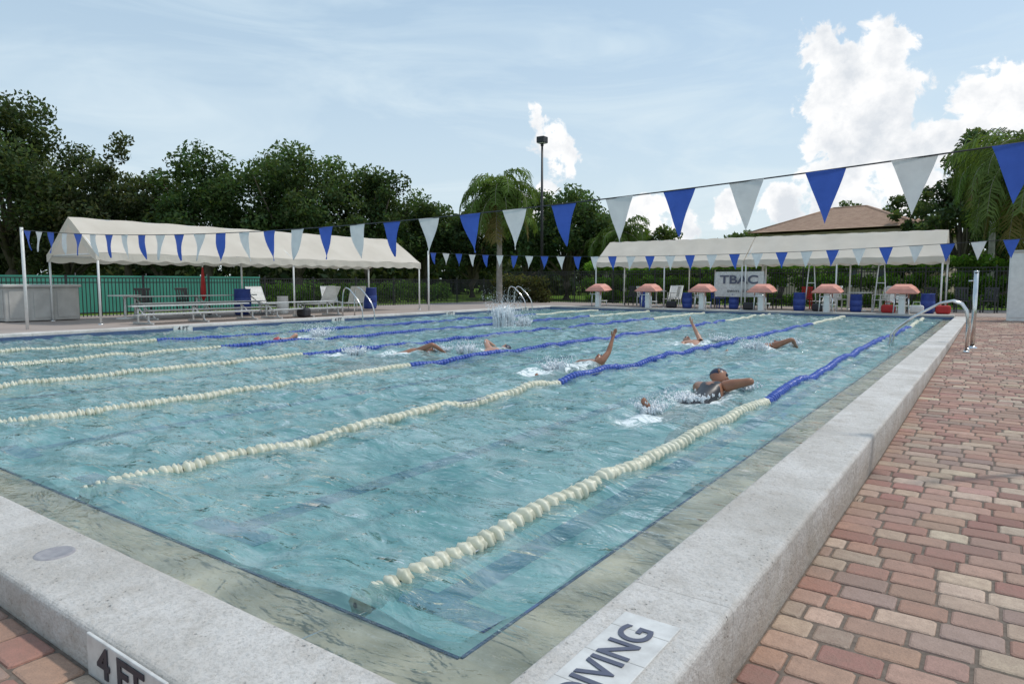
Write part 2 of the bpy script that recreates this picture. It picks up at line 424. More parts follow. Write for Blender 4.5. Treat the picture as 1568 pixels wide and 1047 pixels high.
gl = N(nt, 'ShaderNodeBsdfGlossy'); gl.inputs['Roughness'].default_value = .04; gl.inputs['Color'].default_value = (1, 1, 1, 1); nt.links.new(bp.outputs[0], gl.inputs['Normal'])
fr = N(nt, 'ShaderNodeFresnel'); fr.inputs['IOR'].default_value = 1.42; nt.links.new(bp.outputs[0], fr.inputs['Normal'])
mx = N(nt, 'ShaderNodeMixShader'); nt.links.new(math_(nt, 'MULTIPLY', fr.outputs[0], math_(nt, 'SUBTRACT', 1.0, math_(nt, 'MULTIPLY', fo, .8))), mx.inputs[0])
nt.links.new(body.outputs[0], mx.inputs[1]); nt.links.new(gl.outputs[0], mx.inputs[2]); nt.links.new(mx.outputs[0], out.inputs[0])
me.materials.append(m)
wo = bpy.data.objects.new('pool_water', me); COL.objects.link(wo)

# ------------------------------------------------------------------ lane ropes
def rope(x, seed):
    rr = np.random.RandomState(seed)
    pitch = .078; n = int((YF-.25-YN)/pitch); prof = [(.012, -.037), (.046, -.026), (.056, -.010), (.030, -.001), (.022, .010), (.050, .018), (.042, .026), (.012, .037)]
    seg = 14; Vv = []; Ff = []; Mm = []
    o = 0
    a1, a2 = rr.uniform(0, 6, 2)
    for i in range(n):
        y = YN+.08+i*pitch
        end = min(1, (y-YN)/1.3)
        cx = x + .035*math.sin(y*.45+a1) + .016*math.sin(y*2.1+a2)
        wz = sum(waterz(cx, y+q) for q in (-.15, 0, .15))/3
        cz = .0 + wz + rr.uniform(-.003, .003) - .05*(1-end)**2
        tw = rr.uniform(-.3, .3); ph = rr.uniform(0, 6)
        for r_, dy in prof:
            for k in range(seg):
                t = 2*math.pi*k/seg
                rk = r_*(1+.08*math.cos(7*t+ph) if r_ > .04 else 1)
                Vv.append((cx+rk*math.cos(t)+dy*tw, y+dy+rk*math.cos(t-.5)*tw*.5, cz+rk*math.sin(t)+dy*tw*.4))
        L = len(prof)
        mi = 0 if (y < 7.2 or y > 21.4) else 1
        for j in range(L-1):
            for k in range(seg): Ff.append((o+j*seg+k, o+(j+1)*seg+k, o+(j+1)*seg+(k+1) % seg, o+j*seg+(k+1) % seg)); Mm.append(mi)
        o += L*seg
    me = bpy.data.meshes.new('lane_rope'); me.from_pydata(Vv, [], Ff); me.materials.append(M_cream); me.materials.append(M_bluef)
    me.polygons.foreach_set('material_index', Mm); me.polygons.foreach_set('use_smooth', [True]*len(Ff)); me.update()
    ob = bpy.data.objects.new('lane_rope', me); COL.objects.link(ob)
    c = MB(); c.tube([(x, YN-.3, -.02), (x, YN+.05, -.045), (x, YN+2, 0), (x, YF, 0)], .006, M_steel, 5); c.obj('cable', ob)
for i, x in enumerate([-1.92, -4.35, -6.9, -9.4, -11.8, -14.15]): rope(x, i+10)

# ------------------------------------------------------------------ flags
def flagline(y, xa, xb, za, zb, sag, postbase, first, spacing=.665, blue_first=True):
    e = empty('backstroke_flags')
    L = xb-xa
    zf = lambda x: za+(zb-za)*(x-xa)/L - sag*4*((x-xa)/L)*(1-(x-xa)/L)
    c = MB(); c.tube([(xa+L*i/40, y, zf(xa+L*i/40)) for i in range(41)], .007, M_dark, 5); c.obj('line', e)
    f = MB(); x = first; b = blue_first; rr = random.Random(int(y*10))
    while x > xa+.2:
        w = .165; z0 = zf(x); yaw = rr.uniform(-.4, .4); sw = rr.uniform(-.08, .08)
        vs = []; n = 6
        for i in range(n+1):
            t = i/n; ww = w*(1-t)
            for sgn in (-1, 0, 1):
                px = sgn*ww
                vs.append((x+px*math.cos(yaw*t)+sw*.3*t*t, y + px*math.sin(yaw*t) + sw*t*t + .018*math.sin(t*5+sgn+yaw*9), (zf(x+px) if i == 0 else z0) - .46*t))
        fs = []
        for i in range(n):
            for j in range(2): fs.append((i*3+j, i*3+j+1, (i+1)*3+j+1, (i+1)*3+j))
        f.add(vs, fs, M_flagb if b else M_flagw, True)
        b = not b; x -= spacing*rr.uniform(.97, 1.03)
    f.obj('pennants', e)
    p = MB()
    for px, zt in ((xa, za), (xb, zb)):
        p.tube([(px, y, postbase), (px, y, zt+.06)], .035, M_white, 10); p.lathe((px, y, postbase), [(.09, 0), (.09, .02), (.05, .05)], M_steel)
    p.obj('posts', e)
flagline(6.5, -18.8, .55, 2.45, 2.30, .36, 0.0, .08, blue_first=True)
flagline(20.5, -18.7, 1.15, 2.42, 2.3, .30, 0.0, .9, blue_first=False)

# ------------------------------------------------------------------ canopies
def canopy(name, ox, oy, ax, L, W, eave, ridge, modules, z0, sheets=1):
    (dx, dy), (wx, wy) = ax
    P = lambda s, w, z: (ox+dx*s+wx*w, oy+dy*s+wy*w, z)
    e = empty(name)
    fr = MB(); r = .03
    for k in range(modules+1):
        s = L*k/modules
        for w in (0, W): fr.tube([P(s, w, z0), P(s, w, eave)], r, M_white); fr.lathe(P(s, w, z0), [(.08, 0), (.08, .015), (.04, .03)], M_steel, 8)
        fr.tube([P(s, 0, eave), P(s, W/2, ridge-.03), P(s, W, eave)], r, M_white)
        fr.tube([P(s, 0, eave), P(s, W, eave)], .02, M_white)
    for w, z in ((0, eave), (W, eave), (W/2, ridge-.03)): fr.tube([P(0, w, z), P(L, w, z)], r, M_white)
    nrib = modules*3
    for k in range(nrib+1):
        s = L*k/nrib; fr.tube([P(s, 0, eave), P(s, W/2, ridge-.03), P(s, W, eave)], .02, M_white, 6)
    fr.obj('frame', e)
    c = MB(); ns = nrib*6; nw = 6; ov = .06
    def sheet(side):
        vs = []
        for i in range(ns+1):
            s = -ov + (L+2*ov)*i/ns; sagk = math.sin(math.pi*((i % 6)/6))**2
            for j in range(nw+1):
                t = j/nw; w = (W/2*(1-t)) if side == 0 else (W/2+W/2*t)
                if j == nw: w += -.04 if side == 0 else .04
                z = ridge+.01+(eave+.02-ridge)*t - .055*sagk*math.sin(math.pi*min(t, .98)) + .012*math.sin(i*1.7+j)
                vs.append(P(s, w, z))
        fs = [(i*(nw+1)+j, (i+1)*(nw+1)+j, (i+1)*(nw+1)+j+1, i*(nw+1)+j+1) for i in range(ns) for j in range(nw)]
        c.add(vs, fs, M_fabric, True)
        w = -.04 if side == 0 else W+.04
        nv = int(L/.1); vs = []
        for i in range(nv+1):
            s = -ov+(L+2*ov)*i/nv; drop = .17+.06*abs(math.sin(math.pi*s/.6))
            vs += [P(s, w, eave+.02), P(s, w+.01*math.sin(i), eave+.02-drop)]
        c.add(vs, [(2*i, 2*i+2, 2*i+3, 2*i+1) for i in range(nv)], M_fabric, False)
    sheet(0); sheet(1)
    for s in (-ov, L+ov):
        nv = 30; vs = []
        for i in range(nv+1):
            w = -.04+(W+.08)*i/nv; t = abs(w-W/2)/(W/2); top = ridge+.01+(eave+.02-ridge)*min(t, 1)
            vs += [P(s, w, top), P(s, w, top-.2-.05*abs(math.sin(math.pi*w/.5)))]
        c.add(vs, [(2*i, 2*i+2, 2*i+3, 2*i+1) for i in range(nv)], M_fabric)
    c.obj('cover', e)
canopy('shade_canopy', -19.4, 8.4, ((0, 1), (-1, 0)), 12.3, 3.0, 1.98, 3.0, 2, DK)
canopy('shade_canopy', -15.4, 28.5, ((1, 0), (0, 1)), 6.8, 3.0, 2.12, 3.15, 2, DK)
canopy('shade_canopy', -8.45, 28.5, ((1, 0), (0, 1)), 6.85, 3.0, 2.12, 3.15, 2, DK)

# ------------------------------------------------------------------ fences
def fence(path, h, z0, name='metal_fence'):
    f = MB()
    for (x0, y0), (x1, y1) in zip(path, path[1:]):
        L = math.hypot(x1-x0, y1-y0); n = int(L/.115); ux, uy = (x1-x0)/L, (y1-y0)/L; rz = math.atan2(uy, ux)
        for i in range(n+1):
            s = L*i/n; post = i % 21 == 0
            w = .06 if post else .022
            f.box((x0+ux*s, y0+uy*s, z0+(h+(.06 if post else -.02))/2), (w, w, h+(.06 if post else -.02)), M_black, rz)
        for z in (z0+.12, z0+h-.18, z0+h-.03): f.box(((x0+x1)/2, (y0+y1)/2, z), (L, .03, .035), M_black, rz)
    f.obj(name)
fence([(-24.2, -5), (-24.2, 33.2)], 1.3, DK)
fence([(-24.2, 33.3), (5.5, 33.3)], 1.75, DK)
w = MB()
nn = 40
vs = []
for i in range(nn+1):
    y = 1+19.5*i/nn
    for z in (0, .8, 1.5): vs.append((-30+.05*math.sin(i*1.3+z), y, z))
w.add(vs, [(i*3+j, (i+1)*3+j, (i+1)*3+j+1, i*3+j+1) for i in range(nn) for j in range(2)], M_teal, True)
ws = w.obj('tennis_windscreen')
w = MB()
for i in range(8): w.tube([(-30.06, 1+19.5*i/7, -.06), (-30.06, 1+19.5*i/7, 1.6)], .03, M_black)
w.obj('posts', ws)

# ------------------------------------------------------------------ poolside furniture
def barrel(x, y, z=DK, s=1.0, mat=M_blue):
    b = MB(); b.lathe((x, y, z), [(0, 0), (.24*s, 0), (.27*s, .05), (.29*s, .25*s), (.275*s, .27*s), (.295*s, .3*s), (.295*s, .55*s), (.275*s, .58*s), (.29*s, .6*s), (.27*s, .85*s), (.285*s, .87*s), (.285*s, .9*s), (0, .9*s)], mat)
    b.obj('plastic_barrel')
def chair(x, y, rz, mat, z=DK):
    T = Matrix.Translation((x, y, z)) @ Matrix.Rotation(rz, 4, 'Z'); b = MB()
    def bx(c, s, rx=0): b.box((0, 0, 0), s, mat, M=T @ Matrix.Translation(c) @ Matrix.Rotation(rx, 4, 'X'), ch=.008)
    bx((0, 0, .43), (.48, .46, .03))
    for i in range(5): bx((-.18+i*.09, .25, .68), (.06, .02, .46), -.2)
    bx((0, .3, .9), (.46, .03, .07), -.2); bx((0, .22, .5), (.44, .025, .05), -.2)
    for sx in (-.22, .22):
        bx((sx, -.2, .21), (.04, .045, .42)); bx((sx, .2, .21), (.04, .045, .42)); bx((sx*1.05, 0, .64), (.05, .44, .025)); bx((sx*1.05, -.19, .54), (.04, .04, .2))
    b.obj('plastic_chair')
def table(x, y, mat=M_white):
    b = MB(); b.lathe((x, y, DK), [(0, .73), (.45, .73), (.46, .715), (.45, .70), (.06, .69), (.03, .6), (.03, .05), (.25, .03), (.26, 0)], mat, 20); b.obj('patio_table')
def start_block(x):
    b = MB(); y = YF+.35
    vs = [(x-.20, y-.20, 1.08), (x+.20, y-.20, 1.08), (x+.24, y+.20, 1.16), (x-.24, y+.20, 1.16),
          (x-.34, y-.27, .99), (x+.34, y-.27, .99), (x+.38, y+.30, 1.06), (x-.38, y+.30, 1.06),
          (x-.50, y-.33, .85), (x+.50, y-.33, .85), (x+.50, y+.38, .89), (x-.50, y+.38, .89)]
    b.add(vs, [(0, 1, 2, 3)]+[(4*k+i, 4*k+(i+1) % 4, 4*k+4+(i+1) % 4, 4*k+4+i) for k in (0, 1) for i in range(4)], M_coral)
    b.box((x, y+.02, .84), (.9, .6, .03), M_coral, ch=.01)
    b.box((x, y+.02, .47), (.2, .24, .70), M_white, ch=.02)
    b.box((x, y+.30, .40), (.46, .3, .04), M_white, ch=.01)
    for sx in (-.2, .2): b.tube([(x+sx, y+.42, .12), (x+sx, y+.42, .38)], .02, M_steel); b.tube([(x+sx*1.2, y-.16, .12), (x+sx*1.0, y-.16, .82)], .022, M_steel)
    b.tube([(x-.18, y-.33, .82), (x-.18, y-.42, .70), (x+.18, y-.42, .70), (x+.18, y-.33, .82)], .015, M_steel)
    b.box((x, y, .13), (.5, .45, .03), M_steel)
    b.obj('starting_block')
for x in (-2.65, -5.05, -7.4, -9.75, -12.1, -14.5): start_block(x)

def grabrail(x0, y, name='pool_grab_rail', dirx=1, zdeck=.1, h=.86, gap=.5, reach=.75):
    b = MB()
    for yy in (y-gap/2, y+gap/2):
        P = [(reach*.55, zdeck-.02), (reach*.55, zdeck+h*.5), (reach*.52, zdeck+h*.80), (reach*.44, zdeck+h*.94), (reach*.30, zdeck+h*1.0), (reach*.1, zdeck+h*.95), (-reach*.35, zdeck+h*.64), (-reach*.58, zdeck+h*.42), (-reach*.67, zdeck+h*.28), (-reach*.70, zdeck+h*.1), (-reach*.70, -.45)]
        b.tube([(x0+dirx*a, yy, c) for a, c in P], .022, M_steel, 10)
        b.lathe((x0+dirx*reach*.55, yy, zdeck), [(.055, 0), (.055, .012), (.03, .03)], M_steel, 12)
    for z in (-.25, -.5): b.box((x0-dirx*reach*.70, y, z), (.08, gap, .02), M_steel)
    return b.obj(name)
grabrail(-16.9, 15.1, dirx=-1, h=.95)
grabrail(-16.9, 24.3, dirx=-1, h=.95)
grabrail(-.95, 15.2, dirx=1, zdeck=-.05, h=.93, gap=.55, reach=1.0)
pp = MB(); pp.tube([(-.33, 15.9, -.08), (-.33, 15.9, 1.42)], .04, M_steel, 12); pp.lathe((-.33, 15.9, -.06), [(.09, 0), (.09, .02), (.05, .05)], M_steel); pp.lathe((-.33, 15.9, 1.42), [(.045, 0), (.045, .02), (0, .03)], M_steel)
pp.tube([(-.33, 15.9, 1.25), (-.45, 15.9, 1.25)], .012, M_steel); pp.obj('steel_post')

def bleacher(x, ya, yb, tiers):
    b = MB()
    for i in range(tiers):
        xs_ = x-i*.55; zs = DK+.28+i*.2
        b.box((xs_, (ya+yb)/2, zs), (.24, yb-ya, .035), M_alu, ch=.008)
        if i: b.box((xs_+.27, (ya+yb)/2, zs-.24), (.24, yb-ya, .03), M_alu, ch=.008)
    n = max(2, int((yb-ya)/1.5))
    for k in range(n+1):
        y = ya+.2+(yb-ya-.4)*k/n
        b.box((x-(tiers-1)*.275, y, DK+.03), ((tiers-1)*.55+.5, .05, .05), M_alu)
        for i in range(tiers):
            b.box((x-i*.55, y, DK+.15+i*.1), (.04, .04, .26+i*.2), M_alu)
        b.tube([(x+.1, y, DK+.05), (x-(tiers-1)*.55, y, DK+.26+(tiers-1)*.2)], .018, M_alu, 6)
    b.obj('aluminium_bleacher')
bleacher(-18.3, 8.9, 12.4, 2)
bleacher(-18.2, 12.8, 15.6, 2)
bleacher(-20.6, 10.2, 14.6, 3)
b = MB(); b.box((-23.0, 8.2, DK+.5), (1.1, 1.9, .96), M_grey, ch=.03); b.box((-22.98, 8.2, DK+1.02), (1.2, 2.0, .09), M_grey, ch=.03)
for y in (7.6, 8.2, 8.8): b.box((-22.44, y, DK+.5), (.02, .5, .78), M_grey, ch=.008)
for x in (-23.3, -22.75): b.box((x, 7.24, DK+.5), (.42, .02, .78), M_grey, ch=.008)
b.obj('deck_storage_box')
b = MB(); b.box((-22.6, 3.6, DK+.75), (.3, 3.4, 1.5), M_wood, ch=.02); b.box((-22.6, 3.6, DK+1.53), (.4, 3.5, .08), M_grey, ch=.02); b.obj('privacy_wall')
barrel(-21.4, 13.9); barrel(-20.8, 15.1, s=.7, mat=M_white); barrel(-21.8, 20.2, mat=M_blue)
def lounger(x, y, rz, mat=M_white, tilt=.95):
    T = Matrix.Translation((x, y, DK)) @ Matrix.Rotation(rz, 4, 'Z'); b = MB()
    def tb(*p): b.tube([T @ Vector(q) for q in p], .018, mat, 6)
    for sx in (-.3, .3): tb((sx, -1.0, .32), (sx, .3, .32), (sx, .85, .95)); tb((sx, -.8, 0), (sx, -.8, .32)); tb((sx, .3, 0), (sx, .3, .32))
    tb((-.3, -1, .32), (.3, -1, .32)); tb((-.3, .85, .95), (.3, .85, .95))
    for i in range(22):
        y0 = -.95+i*.056; b.box((0, 0, 0), (.58, .04, .008), mat, M=T @ Matrix.Translation((0, y0, .335)))
    for i in range(13):
        t = i/12; b.box((0, 0, 0), (.58, .05, .008), mat, M=T @ Matrix.Translation((0, .33+t*.5, .36+t*.57)) @ Matrix.Rotation(R(48), 4, 'X'))
    b.obj('lounge_chair')
for a_ in ((-21.2, 17.2, R(20)), (-22.6, 18.8, R(60)), (-21.0, 18.6, R(35)), (-22.8, 15.6, R(75)),
           (-12.9, 31.8, R(10)), (-6.0, 31.9, R(-15)), (-3.3, 31.8, R(10))): lounger(*a_)
for (x, y) in ((-21.9, 10.2), (-13.0, 30.0), (-8.4, 30.2), (-4.4, 30.0)): table(x, y)
for (x, y, rz, mt) in ((-22.8, 11.2, 1.2, M_dark), (-22.7, 12.6, 1.6, M_dark), (-14.6, 30.6, 0, M_dark), (-13.8, 30.3, .9, M_white), (-12.3, 30.3, -.9, M_white), (-11.2, 30.5, 0, M_white), (-10.3, 30.9, .4, M_dark),
                       (-7.7, 30.2, -.8, M_dark), (-6.6, 30.8, 0, M_red), (-5.2, 30.4, .7, M_white), (-3.7, 30.3, -.8, M_white), (-2.9, 30.2, -.3, M_dark), (-2.1, 30.8, 0, M_dark), (-9.9, 29.5, 2.8, M_blue), (-1.0, 30.2, .2, M_dark), (-.2, 30.6, -.2, M_dark)):
    chair(x, y, rz, mt)
for (x, y, s_) in ((-13.1, 28.9, .8), (-11.0, 28.7, .75), (-6.35, 28.6, .8), (-4.35, 28.8, .75), (-2.0, 28.7, .8), (-9.0, 28.8, .7)): barrel(x, y, s=s_)
for (x, y, mt) in ((-3.2, 28.3, M_red), (-5.6, 28.4, M_dark), (-8.2, 28.2, M_dark), (-1.5, 28.4, M_red), (-2.3, 28.2, M_white), (-11.6, 28.4, M_dark), (-18.2, 14.0, M_dark)):
    b = MB(); b.box((x, y, DK+.16), (.46, .26, .30), mt, ch=.07); b.tube([(x-.12, y, DK+.30), (x-.10, y, DK+.42), (x+.10, y, DK+.42), (x+.12, y, DK+.30)], .012, mt, 6); b.obj('swim_bag')
b = MB(); b.tube([(-22.3, 13.0, DK), (-22.3, 13.0, 2.0)], .022, M_white, 8); b.lathe((-22.3, 13.0, .6), [(.03, 0), (.07, .1), (.09, .3), (.05, .9), (.02, 1.15), (0, 1.2)], M_red, 12)
b.lathe((-22.3, 13.0, DK), [(.25, 0), (.25, .05), (.05, .1)], M_dark); b.obj('furled_umbrella')
for x in (-6.0, -3.55):
    b = MB()
    for sx in (-.22, .22): b.tube([(x+sx, 28.9, DK), (x+sx*.4, 28.9, 1.95)], .022, M_white, 6)
    b.tube([(x-.16, 28.9, 1.2), (x+.16, 28.9, 1.2)], .018, M_white, 6); b.tube([(x, 28.9, 1.95), (x, 28.5, 1.85)], .02, M_white, 6)
    for sx in (-.22, .22): b.tube([(x+sx, 28.6, DK+.03), (x+sx, 29.2, DK+.03)], .025, M_white, 6)
    b.obj('rescue_ring_stand')
e = empty('team_banner'); b = MB()
vs = []
for i in range(13):
    x = -9.75+2.0*i/12
    for j in range(5): vs.append((x, 28.62+.02*math.sin(i*.9+j), .62+1.05*j/4))
b.add(vs, [(i*5+j, (i+1)*5+j, (i+1)*5+j+1, i*5+j+1) for i in range(12) for j in range(4)], M_tile, True)
for x in (-9.78, -7.72): b.tube([(x, 28.66, DK), (x, 28.66, 1.75)], .02, M_steel)
b.obj('vinyl_sheet', e)
text('letters', 'TBAC', .48, (-8.75, 28.58, 1.32), (R(90), 0, 0), M_bluegrey, e, 1.3, .012)
text('small_letters', 'swim club', .2, (-8.75, 28.58, .87), (R(90), 0, 0), M_dark, e, 1.2, 0)
b = MB(); b.box((.93, 25.5, 1.09), (1.3, .5, 2.06), M_white, ch=.02)
for sx in (.61, 1.25): b.box((sx, 25.24, 1.1), (.58, .02, 1.85), M_white, ch=.006)
b.box((.86, 25.22, 1.1), (.02, .03, .2), M_dark); b.box((.93, 25.5, 2.14), (1.4, .6, .06), M_grey, ch=.01); b.obj('white_cabinet')

b = MB(); b.tube([(-22.2, 34.3, -.06), (-22.2, 34.3, 9.2)], [.11, .06], M_black, 12); b.box((-22.2, 34.3, .1), (.5, .5, .35), M_deck, ch=.03)
b.tube([(-22.2, 34.3, 9.2), (-22.2, 34.3, 9.35)], .09, M_dark, 10)
b.box((-22.2, 34.3, 9.55), (.5, .5, .36), M_dark, ch=.03); b.box((-22.2, 34.3, 9.36), (.4, .4, .03), M_white); b.obj('area_light_pole')

# ------------------------------------------------------------------ vegetation
def leaves(rng, centers, radii, n, size, squash=.8, cbase=(.06, .10, .03), var=.35, shade=None):
    tot = radii**2; cnt = np.maximum(1, (n*tot/tot.sum()).astype(int)); N_ = cnt.sum()
    ci = np.repeat(np.arange(len(centers)), cnt)
    d = rng.normal(size=(N_, 3)); d /= np.linalg.norm(d, axis=1)[:, None]
    rr = rng.rand(N_)**.45
    P = centers[ci] + d*(rr*radii[ci])[:, None]*np.array([1, 1, squash])
    P[:, 2] = np.maximum(P[:, 2], -.05)
    a = rng.normal(size=(N_, 3)); a /= np.linalg.norm(a, axis=1)[:, None]
    b_ = np.cross(a, rng.normal(size=(N_, 3))); b_ /= np.linalg.norm(b_, axis=1)[:, None]
    s_ = size*rng.uniform(.6, 1.35, N_)[:, None]
    V = np.stack([P-a*s_, P-b_*s_*.5, P+a*s_, P+b_*s_*.5], 1)
    cb = rng.uniform(1-var, 1+var, len(centers))[ci]*rng.uniform(.7, 1.3, N_)
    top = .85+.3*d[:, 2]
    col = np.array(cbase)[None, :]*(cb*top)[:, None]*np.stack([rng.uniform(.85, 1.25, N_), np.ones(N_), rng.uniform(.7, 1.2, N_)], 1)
    return V, col

def tree(name, x, y, h, r, seed, n=9000, base=.28, col=(.05, .085, .025), leaf=.17, z0=-.06, nclump=46, trunk=.28, crad=.27):
    n = int(n*1.35); leaf *= .88; nclump = int(nclump*1.2)
    rng = np.random.RandomState(seed); hc = h*(1-base)/2; cz = z0+h*base+hc
    cs = []; rs_ = []
    while len(cs) < nclump:
        d = rng.normal(size=3); d /= np.linalg.norm(d); k = rng.rand()**.4
        if d[2] < -.8: continue
        rad = r*crad*rng.uniform(.6, 1.3)
        lump = 1+.16*math.sin(3*math.atan2(d[1], d[0])+seed)+.12*math.sin(5*d[2]+seed)
        lim = max(.1, 1-rad/r*.9)
        cs.append((x+d[0]*r*k*lim*lump, y+d[1]*r*k*lim*lump, cz+d[2]*hc*k*max(.2, 1-rad/hc*.7)*lump)); rs_.append(rad)
    cs = np.array(cs); rs_ = np.array(rs_)
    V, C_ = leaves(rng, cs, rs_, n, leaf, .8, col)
    t = MB(); top = cz-hc*.2; tb = max(base, .2)
    t.tube([(x, y, z0-.1), (x+rng.uniform(-.1, .1), y, z0+h*.12), (x+rng.uniform(-.3, .3), y+rng.uniform(-.3, .3), z0+h*tb), (x+rng.uniform(-.4, .4), y, top)], [trunk*1.35, trunk, trunk*.8, trunk*.3], M_bark, 10)
    order = rng.permutation(len(cs))[:16]
    for i in order:
        c = cs[i]; s0 = Vector((x, y, z0+h*tb*rng.uniform(.7, 1.2))); mid = s0.lerp(Vector(c), .5)+Vector((rng.uniform(-.4, .4), rng.uniform(-.4, .4), rng.uniform(-.2, .5)))
        t.tube([s0, mid, Vector(c)], [trunk*.45, trunk*.25, trunk*.08], M_bark, 6)
    o = t.obj(name); quadmesh('crown', V, [M_leaf], C_, o)
    return o

def sc(c, k=1.7): return (c[0]*k*1.05, c[1]*k*.96, c[2]*k*1.2)
OAK = sc((.045, .070, .028))
tree('oak_tree', -55.8, 18.6, 15.6, 6.4, 1, 17000, .16, OAK, .19, nclump=70, trunk=.4, crad=.24)
tree('oak_tree', -57.4, 12.0, 15.0, 6.5, 2, 13000, .16, OAK, .2, nclump=60, trunk=.4, crad=.25)
tree('oak_tree', -51.6, 24.4, 11.4, 3.9, 3, 9000, .14, sc((.053, .075, .032)), .17, nclump=42)
tree('oak_tree', -54.0, 21.5, 8.6, 4.4, 33, 8000, .1, sc((.044, .06, .026)), .19, nclump=40)
tree('oak_tree', -49.0, 25.5, 8.6, 3.8, 34, 8000, .1, sc((.048, .07, .028)), .17, nclump=40)
tree('oak_tree', -44.6, 26.6, 10.6, 4.6, 4, 12000, .14, sc((.044, .078, .028)), .17, nclump=50)
tree('oak_tree', -39.8, 30.4, 11.0, 5.1, 5, 15000, .14, sc((.047, .080, .029)), .17, nclump=60)
tree('oak_tree', -37.2, 34.2, 10.0, 3.7, 6, 9000, .14, sc((.044, .075, .027)), .17, nclump=42)
tree('oak_tree', -41.0, 44.3, 9.9, 4.5, 7, 9000, .14, sc((.05, .085, .03)), .19, nclump=44)
tree('oak_tree', -36.5, 45.5, 8.6, 3.8, 8, 8000, .1, sc((.048, .08, .03)), .19, nclump=36)
tree('oak_tree', -25.8, 43.2, 8.8, 4.3, 9, 10000, .12, sc((.05, .088, .032)), .18, nclump=46)
tree('oak_tree', -30.2, 44.6, 8.7, 3.8, 10, 8000, .12, sc((.048, .08, .03)), .18, nclump=36)
tree('shade_tree', -24.6, 56, 6.6, 3.4, 11, 5000, .1, sc((.055, .09, .03)), .2, nclump=28)
tree('shade_tree', -18.6, 62.8, 7.0, 3.4, 12, 5000, .1, sc((.05, .08, .028)), .2, nclump=28)
tree('shade_tree', -14.2, 66, 7.0, 2.6, 13, 3000, .1, sc((.05, .08, .028)), .2, nclump=20)
tree('shade_tree', -11.7, 77.5, 10.2, 3.4, 14, 5000, .2, sc((.05, .08, .03)), .2, nclump=26)
tree('shade_tree', -7.8, 78.5, 10.4, 3.0, 15, 4000, .2, sc((.05, .08, .03)), .2, nclump=24)
tree('shade_tree', -1.9, 53.6, 11.2, 3.2, 16, 6500, .2, sc((.055, .085, .035)), .18, nclump=38, crad=.24)
tree('shade_tree', -4.8, 57.9, 7.6, 2.8, 17, 5000, .1, sc((.05, .08, .03)), .18, nclump=28)
tree('shade_tree', 3.2, 53.3, 12.0, 4.0, 18, 9000, .15, sc((.05, .085, .03)), .18, nclump=44)
tree('shade_tree', .2, 49.5, 8.2, 3.0, 19, 7000, .08, sc((.045, .08, .026)), .18, nclump=34)

def palm(x, y, h, seed, fl=2.9, nf=22, z0=-.06, tr=.16, col=(.12, .18, .05)):
    rng = np.random.RandomState(seed); t = MB()
    lean = rng.uniform(-.3, .3, 2); hh = h-fl*.55
    pts = [(x+lean[0]*(k/8)**2, y+lean[1]*(k/8)**2, z0-.1+hh*k/8) for k in range(9)]
    t.tube(pts, [tr*1.25, tr*1.05]+[tr*(1-.04*k) for k in range(6)]+[tr*.7], M_palmbark, 12)
    top = Vector(pts[-1])
    for k in range(12):
        a = 2*math.pi*k/12+rng.rand(); t.tube([top+Vector((0, 0, -.5)), top+Vector((.16*math.cos(a), .16*math.sin(a), .1))], [.09, .03], M_palmbark, 5)
    o = t.obj('queen_palm')
    Qs = []; Cs = []; rach = MB(); Mr = M_palmbark
    for i in range(nf):
        az = i*2.399+rng.uniform(-.2, .2); el = R(80-115*(i/nf)**.9+rng.uniform(-6, 6)); L = fl*rng.uniform(.85, 1.1)
        p_ = top.copy(); n = 22; path = [p_.copy()]; e_ = el
        for k in range(n):
            e_ -= (.085+.06*(k/n))*(1.0 if el > 0 else .55)
            e_ = max(e_, R(-84))
            p_ = p_+Vector((math.cos(az)*math.cos(e_), math.sin(az)*math.cos(e_), math.sin(e_)))*(L/n); path.append(p_.copy())
        rach.tube(path, [.03*(1-.85*k/n) for k in range(n+1)], Mr, 5, False)
        side = Vector((-math.sin(az), math.cos(az), 0))
        cc = np.array(col)*rng.uniform(.7, 1.25)
        if i > nf*.85: cc = np.array((.2, .17, .07))
        for k in range(2, n+1):
            ll = .72*math.sin(math.pi*min(1, (k+2)/(n+5)))**.6*fl/2.9
            tan = (path[k]-path[k-1]).normalized()
            for sub in (0, .5):
                base = path[k].lerp(path[k-1], sub)
                for sg_ in (-1, 1):
                    d_ = (side*sg_*rng.uniform(.55, 1)+tan*rng.uniform(.3, .7)+Vector((0, 0, rng.uniform(-.55, .25)))).normalized()
                    m_ = base+d_*ll*.55; e2 = m_+(d_+Vector((0, 0, -1.3))).normalized()*ll*.6
                    w_ = tan*.034
                    Qs.append([base-w_, base+w_, m_+w_, m_-w_]); Qs.append([m_-w_, m_+w_, e2+w_*.3, e2-w_*.3]); c2 = cc*rng.uniform(.75, 1.25); Cs += [c2, c2]
    quadmesh('fronds', np.array([[tuple(v) for v in q] for q in Qs]), [M_leaf], np.array(Cs), o); rach.obj('frond_stems', o)
palm(-22.1, 29.9, 7.9, 1, 3.1, 32)
palm(-19.9, 40.8, 5.9, 2, 2.4, 18)
palm(-21.8, 41.8, 5.4, 3, 2.3, 18)
palm(1.0, 35.6, 8.6, 4, 4.2, 42, tr=.2, col=(.13, .18, .06))
palm(-.3, 45.6, 9.8, 5, 3.2, 22)
palm(3.4, 40, 9.5, 6, 3.6, 26)

